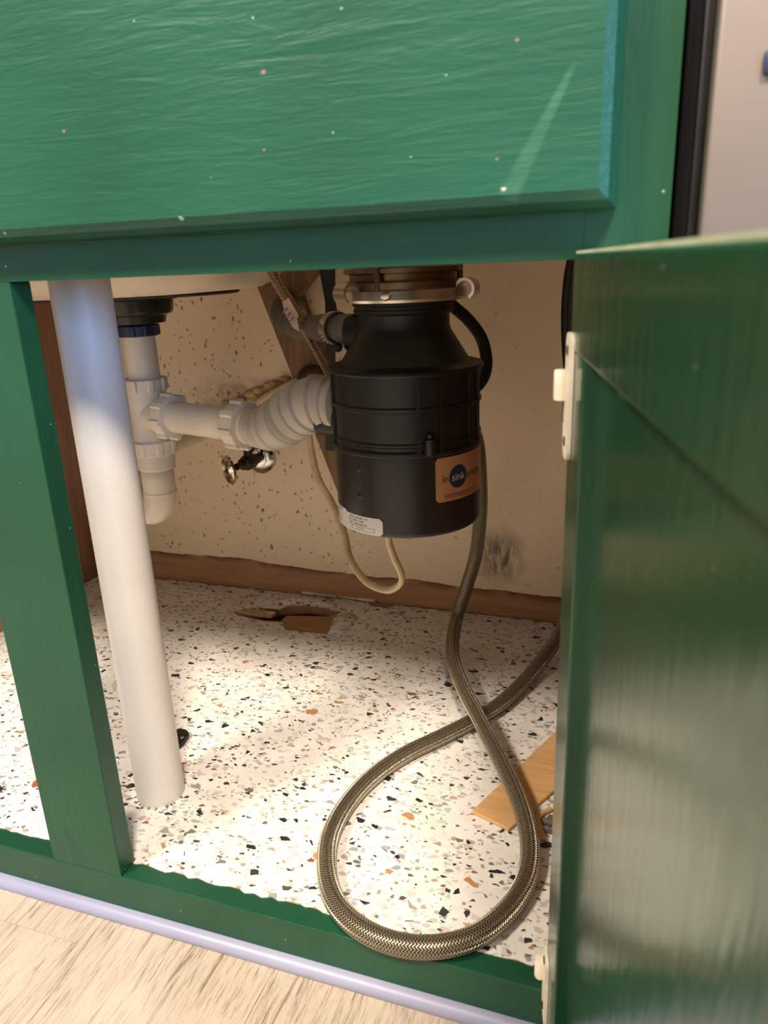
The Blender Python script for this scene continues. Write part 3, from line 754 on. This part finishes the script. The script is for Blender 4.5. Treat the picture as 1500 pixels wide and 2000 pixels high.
# labels
def patch(name, t0, t1, z0f, z1f, r, m, n=24, rc=0.0, parent=None):
    """rounded label bent round the drum"""
    bm = bmesh.new(); lo = []; hi = []; lo2 = []; hi2 = []
    Rr = 0.0733; W_ = (t1-t0)*Rr; k = 30
    for i in range(k+1):
        x = W_*i/k; e = min(x, W_-x); c = rc-math.sqrt(max(0, rc*rc-(rc-e)**2)) if e < rc else 0
        t_ = t0+(t1-t0)*i/k; za, zb = z0f(i/k)+c, z1f(i/k)-c
        lo.append(bm.verts.new(on_drum(t_, r, za))); hi.append(bm.verts.new(on_drum(t_, r, zb)))
        lo2.append(bm.verts.new(on_drum(t_, Rr-0.0004, za))); hi2.append(bm.verts.new(on_drum(t_, Rr-0.0004, zb)))
    for i in range(k):
        bm.faces.new((lo[i], lo[i+1], hi[i+1], hi[i])); bm.faces.new((lo2[i], lo2[i+1], lo[i+1], lo[i])); bm.faces.new((hi2[i], hi2[i+1], hi[i+1], hi[i]))
    return gp(name, bm, m, 50)
copper = patch('front_label', R_(37.5), R_(98), lambda u_: 0.3620, lambda u_: 0.4050, 0.07355, 'copper', rc=0.0035)
copper['label'] = 'copper coloured badge label with a navy circle logo'
stick = patch('rating_sticker', R_(-80), R_(-3), lambda u_: 0.3300, lambda u_: 0.3495-0.002*(u_ > 0.5), 0.07355, 'paper', rc=0.003)
stick['label'] = 'white rating sticker with small print'
def drum_text(txt, theta, z, size, m, r=0.0737, align_='LEFT', name='print', parent=None, xs=1.0, shear=0):
    cu = bpy.data.curves.new('t', 'FONT'); cu.body = txt; cu.size = size; cu.align_x = align_; cu.resolution_u = 3; cu.shear = shear
    to = bpy.data.objects.new('t', cu); C.objects.link(to)
    bpy.context.view_layer.update()
    me = bpy.data.meshes.new_from_object(to.evaluated_get(bpy.context.evaluated_depsgraph_get()))
    bpy.data.objects.remove(to)
    bm = bmesh.new(); bm.from_mesh(me)
    for v in bm.verts: v.co = on_drum(theta+v.co.x*xs/0.0733, r, z+v.co.y)
    o = obj(name, bm, m, None); return adopt(o, parent or di)
bm = bmesh.new()                               # round logo
ct, cz, cr_ = R_(57.5), 0.3845, 0.0112
rim = [bm.verts.new(on_drum(ct+cr_*math.cos(2*math.pi*i/32)/0.0733, 0.07365, cz+cr_*math.sin(2*math.pi*i/32))) for i in range(32)]
mid_ = [bm.verts.new(on_drum(ct+cr_*.5*math.cos(2*math.pi*i/32)/0.0733, 0.07365, cz+cr_*.5*math.sin(2*math.pi*i/32))) for i in range(32)]
cc_ = bm.verts.new(on_drum(ct, 0.07365, cz))
for i in range(32): bm.faces.new((rim[i], rim[(i+1) % 32], mid_[(i+1) % 32], mid_[i])); bm.faces.new((mid_[i], mid_[(i+1) % 32], cc_))
lg = gp('logo_circle', bm, 'blue'); adopt(lg, copper)
drum_text('in', R_(48.5), 0.3810, 0.0105, 'ink', 0.0737, 'RIGHT', 'lettering', copper)
drum_text('sink', R_(57.5), 0.3810, 0.0105, 'silverink', 0.0738, 'CENTER', 'lettering', copper)
drum_text('erator', R_(66.6), 0.3810, 0.0105, 'ink', 0.0737, 'LEFT', 'lettering', copper)
drum_text('ASSEMBLED IN USA', R_(44.5), 0.3660, 0.0043, 'ink', 0.0737, 'LEFT', 'lettering', copper, 1.15)
ln = gp('underline', drum_box(R_(44.5), R_(74), 0.0735, 0.0737, 0.3647, 0.3652, 10), 'redink'); adopt(ln, copper)
for txt, t0, z, s_ in (('MODEL BADGER 1-85', -36, 0.3440, 0.0027), ('SN  22081112680', -36, 0.3408, 0.0029), ('CALL 1-800-558-5700', -36, 0.3376, 0.0027), ('Tri-Security', -27, 0.3342, 0.0020),
                        ('INSINKERATOR', -64, 0.3462, 0.0030), ('RACINE, WI', -64, 0.3432, 0.0023), ('120V  60 Hz  1 PH', -64, 0.3405, 0.0022), ('6.3 AMPS 1725 RPM', -64, 0.3378, 0.0020), ('THERMALLY PROTECTED', -64, 0.3352, 0.0018), ('CONTINUOUS FEED', -64, 0.3330, 0.0018)):
    drum_text(txt, R_(t0), z, s_, 'ink', 0.0737, 'LEFT', 'lettering', stick)
for a_ in ((-33, -10, 0.3363, 0.3365), (-33, -10, 0.3326, 0.3328), (-33, -32.7, 0.3326, 0.3365), (-10.3, -10, 0.3326, 0.3365)):
    b_ = gp('frame_line', drum_box(R_(a_[0]), R_(a_[1]), 0.0735, 0.0737, a_[2], a_[3], 6), 'ink'); adopt(b_, stick)

# ================================================================ hoses and cables
def child(o, root):
    o.parent = root; o.matrix_parent_inverse = Matrix.Translation(-Vector(root.location)); return o
# grey dishwasher drain hose, corrugated at its elbow, with a worm clamp
hp = [at(578, 588, 0.572), at(560, 592, 0.545), at(551, 602, 0.50), at(553, 618, 0.455), at(568, 634, 0.42), at(596, 640, 0.38), at(632, 641, 0.335), at(668, 642, 0.305), at(690, 643, 0.295)]
def hrad(i, s, L):
    k = s/L; return 0.0138*(1+(0.07*math.sin(s*1400) if k < 0.55 else 0))+(0.001 if k > 0.8 else 0)
gh = empty('drain_hose', 'grey ribbed drain hose clamped to the side of the black disposal', 'hose', tuple(hp[4]))
child(tube('hose_body', smooth_path(hp, 40), hrad, 'greyhose', None, 24, raw=True), gh)
cpos = at(655, 641, 0.306); cd = (hp[7]-hp[6]).normalized()
bm = bmesh.new(); lathe(bm, [(0.0150, -0.006), (0.0166, -0.006), (0.0168, -0.005), (0.0168, 0.005), (0.0166, 0.006), (0.0150, 0.006)], (0, 0, 0), 40); moved(bm, Matrix.Translation(cpos) @ align(cd)); spart('clamp_band', bm, 'steel', gh)
bm = bmesh.new()
for i in range(14):
    a_ = math.radians(-160+i*13); box(bm, -0.0006, 0.0006, -0.0035, 0.0035, -0.0003, 0.0003, mat=Matrix.Translation(cpos) @ align(cd) @ Matrix.Rotation(a_, 4, 'Z') @ Matrix.Translation((0.0169, 0, 0)) @ Matrix.Rotation(math.pi/2, 4, 'X') @ Matrix.Rotation(math.pi/2, 4, 'Z'))
spart('clamp_slots', bm, 'pad', gh)
sp = cpos+Vector((0.004, -0.006, -0.0185)); bm = bmesh.new(); lathe(bm, [(0, -0.008), (0.004, -0.008), (0.0045, -0.006), (0.0045, 0.003), (0.003, 0.004), (0.003, 0.007), (0, 0.007)], sp, 12, align((0.5, -1, 0))); spart('clamp_screw', bm, 'grime', gh)

# braided supply lines and paper tag
s_a = [at(520, 520, 0.345), at(540, 558, 0.345), at(566, 600, 0.345), at(598, 655, 0.347), at(635, 722, 0.350), at(648, 748, 0.352)]
s_b = [at(531, 520, 0.354), at(551, 558, 0.354), at(577, 600, 0.354), at(610, 655, 0.356), at(642, 712, 0.359), at(656, 738, 0.36)]
tag(tube('supply_line', s_a, 0.0032, 'braid2', None, 12), 'thin braided supply line, nearer of two slanting behind the disposal', 'supply hose', 'braided supply lines')
tag(tube('supply_line', s_b, 0.0032, 'braid2', None, 12), 'thin braided supply line, farther of two slanting behind the disposal', 'supply hose', 'braided supply lines')
ta, tb_ = at(557, 585, 0.462), at(574, 640, 0.466)
bm = bmesh.new(); tagp = [at(551, 590, 0.3375), at(564, 582, 0.3375), at(583, 615, 0.3395), at(580, 622, 0.3395), at(585, 648, 0.3405), at(572, 640, 0.3405), at(556, 612, 0.3385)]
f_ = [bm.verts.new(p) for p in tagp]; b_ = [bm.verts.new(p+Vector((0, 0.0012, 0))) for p in tagp]
bm.faces.new(f_); bm.faces.new(b_[::-1])
for i in range(len(f_)): bm.faces.new((f_[i], f_[(i+1) % len(f_)], b_[(i+1) % len(f_)], b_[i]))
ptag = tag(obj('paper_tag', bm, 'tag'), 'faded pinkish paper tag wrapped on the braided supply line', 'tag')

for k_ in range(3):
    a_ = at(556+k_*6, 607+k_*9, 0.3365); bm = bmesh.new()
    box(bm, a_.x-0.0035, a_.x+0.0035, a_.y, a_.y+0.0008, a_.z-0.0009, a_.z+0.0009, mat=Matrix.Translation(a_) @ Matrix.Rotation(math.radians(-40), 4, 'Y') @ Matrix.Translation(-a_))
    adopt(obj('faded_print', bm, 'fade'), ptag)

# shutoff valve
vp = at(508, 893, D-0.002)
va = empty('shutoff_valve', 'chrome shutoff valve with oval handle on the stained back panel', 'valve', tuple(vp))
bm = bmesh.new(); lathe(bm, [(0.026, 0), (0.0255, 0.003), (0.020, 0.008), (0.012, 0.011), (0, 0.011)], vp, 36, align((0, -1, 0))); spart('escutcheon', bm, 'chrome', va)
v1 = at(462, 912, D-0.085); vm = vp.lerp(v1, 0.55)
bm = bmesh.new(); dv = (v1-vp).normalized()
lathe(bm, [(0, 0.004), (0.008, 0.004), (0.008, 0.030), (0.0115, 0.032), (0.0115, 0.050), (0.009, 0.052), (0.009, 0.062), (0.005, 0.064), (0.005, 0.085), (0, 0.085)], vp, 20, align(dv)); spart('valve_body', bm, 'grime', va)
bm = bmesh.new(); lathe(bm, [(0, 0), (0.0065, 0), (0.0065, 0.018), (0.009, 0.019), (0.009, 0.032), (0.004, 0.033), (0.004, 0.045), (0, 0.045)], vm, 16, align((0.15, 0.0, 1))); spart('valve_outlet', bm, 'grime', va)
hc = at(448, 918, D-0.095); bm = bmesh.new()
lathe(bm, [(0, 0.004), (0.006, 0.004), (0.009, 0.002), (0.016, 0.0045), (0.019, 0.002), (0.0185, -0.002), (0.012, -0.005), (0, -0.006)], (0, 0, 0), 40); 
for v in bm.verts: v.co.x *= 1.25; v.co.y *= 0.86
moved(bm, Matrix.Translation(hc) @ align((-0.62, -1, -0.22)) @ Matrix.Rotation(math.radians(75), 4, 'Z')); spart('oval_handle', bm, 'chrome', va)
bm = bmesh.new(); lathe(bm, [(0, 0.007), (0.002, 0.007), (0.003, 0.005), (0.003, 0.003)], (0, 0, 0), 12); moved(bm, Matrix.Translation(hc) @ align((-0.62, -1, -0.22))); spart('handle_screw', bm, 'grime', va)

# foam caulk round the supply hole in the back panel
def blob(name, pts, m, label, cat, seed):
    rr = random.Random(seed); bm = bmesh.new()
    for (p, s_) in pts:
        vs = bmesh.ops.create_icosphere(bm, subdivisions=2, radius=s_)['verts']
        for v in vs: v.co *= 1+rr.uniform(-0.22, 0.22)
        bmesh.ops.scale(bm, vec=(1.5, 0.55, 0.75), verts=vs); bmesh.ops.translate(bm, vec=p, verts=vs)
    o = obj(name, bm, m, None, True); return tag(o, label, cat)
blob('foam_caulk', [(at(x, y, D-0.003), s_) for x, y, s_ in ((470, 782, .007), (490, 770, .008), (508, 764, .009), (525, 756, .009), (540, 750, .008), (556, 742, .007), (500, 780, .010), (520, 776, .010), (455, 788, .005), (440, 786, .005))], 'caulk', 'crumbly yellowed foam filling the gap in the back panel', 'caulk', 2)
tag(tube('cream_tube', [at(500, 788, D-0.012), at(530, 770, D-0.014), at(560, 755, D-0.016), at(590, 742, D-0.02), at(625, 735, D-0.03)], 0.0062, 'cable', None, 14), 'short cream tube running out of the foam behind the corrugated connector', 'tube')
tag(tube('pipe_loop', [at(588, 742, 0.56), at(594, 727, 0.55), at(608, 721, 0.54), at(628, 724, 0.53), at(648, 730, 0.52)], 0.0065, 'grime', None, 14), 'dark tarnished pipe bend above the corrugated connector', 'pipe')

# cream power cable looping below the disposer
cp = [at(600, 820, 0.53), at(608, 880, 0.53), at(622, 935, 0.52), at(650, 985, 0.50), at(672, 1040, 0.46), at(684, 1092, 0.42), at(715, 1135, 0.38), at(755, 1152, 0.35), at(780, 1142, 0.33), at(784, 1122, 0.32), at(770, 1090, 0.31), at(760, 1060, 0.30), at(757, 1030, 0.295)]
tag(tube('power_cable', cp, 0.0050, 'cable', None, 14, flat=0.7), 'cream power cable looping down below the black disposal', 'cable')
# black cord behind the disposer's right shoulder
adopt(tube('power_cord', [at(860, 575, 0.36), at(885, 598, 0.37), at(915, 625, 0.385), at(940, 660, 0.395), at(950, 700, 0.395), at(947, 730, 0.385), at(934, 752, 0.37), at(915, 765, 0.355)], 0.0065, 'rubber', None, 14), di)
# black strap behind the connector
bm = bmesh.new(); stp = [at(621, 515, 0.50), at(651, 515, 0.50), at(652, 590, 0.50), at(658, 618, 0.50), at(652, 640, 0.50), at(652, 880, 0.50), at(636, 880, 0.50), at(635, 590, 0.50)]
f_ = [bm.verts.new(p) for p in stp]; b_ = [bm.verts.new(p+Vector((0, 0.006, 0))) for p in stp]
bm.faces.new(f_); bm.faces.new(b_[::-1])
for i in range(len(f_)): bm.faces.new((f_[i], f_[(i+1) % len(f_)], b_[(i+1) % len(f_)], b_[i]))
tag(obj('black_strap', bm, 'rubber'), 'flat black strap hanging upright behind the grey drain hose', 'strap')
# black hoses by the door edge
for dx, lab in ((0, 'black hose nearer the back panel, hanging beside the open door'), (9, 'black hose nearer the open door edge, hanging beside its twin')):
    tag(tube('black_hose', [at(1121+dx, 490, 0.40), at(1111+dx, 540, 0.40), at(1106+dx, 600, 0.40), at(1106+dx, 660, 0.40), at(1110+dx, 720, 0.40), at(1118+dx, 800, 0.40), at(1126+dx, 880, 0.41)], 0.0052, 'rubber', None, 12), lab, 'hose', 'black hoses beside the open door')

# thick braided steel hose looping on the cabinet floor
r_h = 0.0088
zf = SZ+r_h+0.0005
bp = [Vector((0.372, 0.560, 0.250)), Vector((0.345, 0.530, 0.165)), Vector((0.324, 0.478, 0.112)), fl(1040, 1312, zf+0.004), fl(985, 1368, zf), fl(930, 1404, zf), fl(860, 1440, zf), fl(790, 1474, zf), fl(725, 1520, zf), fl(675, 1575, zf), fl(643, 1640, zf),
      fl(640, 1715, zf), fl(667, 1780, zf), fl(730, 1828, zf), fl(820, 1850, zf+0.001), fl(915, 1835, zf+0.001), fl(985, 1785, zf), fl(1027, 1720, zf), fl(1035, 1650, zf+0.004), fl(1018, 1575, zf+0.0085), fl(985, 1500, zf+0.013), fl(940, 1412, zf+0.0185), fl(905, 1345, zf+0.020), fl(884, 1280, zf+0.024),
      at(890, 1215, 0.475), at(910, 1150, 0.49), at(930, 1080, 0.485), at(938, 1000, 0.46), at(937, 930, 0.44), at(930, 860, 0.42), at(905, 800, 0.40)]
tag(tube('braided_hose', bp, r_h, 'braid', None, 20, 14), 'thick braided steel hose looping across the cabinet floor', 'hose')

# ================================================================ boards and scraps
def plank3(name, pA, pB, width_dir, w, t_dir, t_, m, label, cat, bev=0.0008):
    bm = bmesh.new(); wd = Vector(width_dir).normalized()*w; td = Vector(t_dir).normalized()*t_
    vs = []
    for p in (pA, pB):
        for a_, b_ in ((0, 0), (1, 0), (1, 1), (0, 1)): vs.append(bm.verts.new(Vector(p)+wd*a_+td*b_))
    for f in ((0, 1, 2, 3), (4, 5, 6, 7), (0, 1, 5, 4), (1, 2, 6, 5), (2, 3, 7, 6), (3, 0, 4, 7)): bm.faces.new([vs[i] for i in f])
    bmesh.ops.bevel(bm, geom=list(bm.edges), offset=bev, segments=1, affect='EDGES')
    return tag(obj(name, bm, m), label, cat)
bA, bB = at(486, 520, 0.572), at(690, 1040, 0.572)
plank3('brace_and_shadow_board', bA, bB, (1, 0, 0.35), 0.058, (0, 1, 0), 0.0155, 'brace', 'dark brown board slanting down the back panel behind the disposal', 'board')
bA, bB = at(640, 505, 0.553), at(563, 603, 0.553)  # second short board, added to form the dark shadow wedge beside the brace
plank3('brace_and_shadow_board', bA, bB, (-1, 0, 0.5), 0.045, (0, 1, 0), 0.0165, 'brace', 'short dark board added for the shadow wedge behind the tagged supply line', 'board')
# loose pine strip
c0, c1, c2, c3 = fl(922, 1590, SZ), fl(994, 1626, SZ), fl(1190, 1455, SZ), fl(1110, 1410, SZ)
bm = bmesh.new(); poly_prism(bm, [tuple(p[:2]) for p in (c0, c1, c2, c3)], SZ+0.0002, SZ+0.0042); bmesh.ops.bevel(bm, geom=list(bm.edges), offset=0.0006, segments=1, affect='EDGES')
tag(obj('wood_strip', bm, 'pine'), 'loose flat strip of pale wood lying beside the braided hose', 'wood strip')
# small stick and grey crumb by the door
st = empty('wood_stick', 'short bent stick of pale wood lying by the door edge', 'stick', tuple(fl(1058, 1620, SZ)))
child(tube('stick_body', [fl(1048, 1588, SZ+0.003), fl(1054, 1612, SZ+0.003), fl(1062, 1640, SZ+0.003)], 0.0026, 'pine', None, 10), st)
child(tube('stick_body', [fl(1050, 1600, SZ+0.003), fl(1060, 1588, SZ+0.003), fl(1076, 1580, SZ+0.003)], 0.0022, 'pine', None, 10), st)
blob('plaster_crumb', [(fl(1068, 1606, SZ+0.003), .0045), (fl(1074, 1622, SZ+0.003), .005), (fl(1080, 1600, SZ+0.003), .005)], 'stone', 'grey crumb of plaster next to the short bent stick', 'crumb', 5)
blob('dark_crumb', [(fl(1062, 1651, SZ+0.002), .0030), (fl(1072, 1650, SZ+0.002), .003)], 'pad', 'small dark crumb just below the end of the short bent stick', 'crumb', 6)
# black plastic clip behind the white pipe
bm = bmesh.new(); k_ = [fl(330, 1440, SZ), fl(352, 1432, SZ), fl(366, 1434, SZ), fl(371, 1441, SZ), fl(356, 1460, SZ), fl(338, 1470, SZ), fl(322, 1468, SZ)]
poly_prism(bm, [tuple(p[:2]) for p in k_], SZ+0.0002, SZ+0.0075); bmesh.ops.bevel(bm, geom=list(bm.edges), offset=0.0015, segments=2, affect='EDGES')
cl_ = empty('plastic_clip', 'small black plastic clip lying just behind the white standing pipe', 'clip', tuple(fl(350, 1450, SZ)))
spart('clip_body', bm, 'rubber', cl_)
bm = bmesh.new(); q_ = fl(356, 1441, SZ+0.0075); lathe(bm, [(0, 0.0012), (0.0015, 0.001), (0.002, 0)], q_, 12); spart('rivet', bm, 'steel', cl_)

# ================================================================ appliance beside the cabinet
ap = empty('stainless_appliance', 'brushed stainless appliance front to the right of the green cabinet', 'appliance', (0.72, 0.2, FZ))
xa = 0.4245
spart('body', nb(0.4132, xa+0.60, 0.012, 0.56, FZ, 0.82, bev=0.002), 'gasket', ap)
spart('front_panel', nb(xa, xa+0.604, -0.024, -0.0015, 0.15, 0.80, bev=0.0030, seg=3), 'stainless', ap)
spart('edge_gasket', nb(xa-0.0045, xa-0.0002, -0.006, 0.0115, 0.12, 0.82, bev=0.0012), 'gasket', ap)
bm = bmesh.new(); pB_ = at(1506, 122, -0.024); box(bm, pB_.x-0.003, pB_.x+0.03, -0.027, -0.0239, pB_.z-0.0045, pB_.z+0.0045, bev=0.001); spart('badge', bm, 'navy', ap)
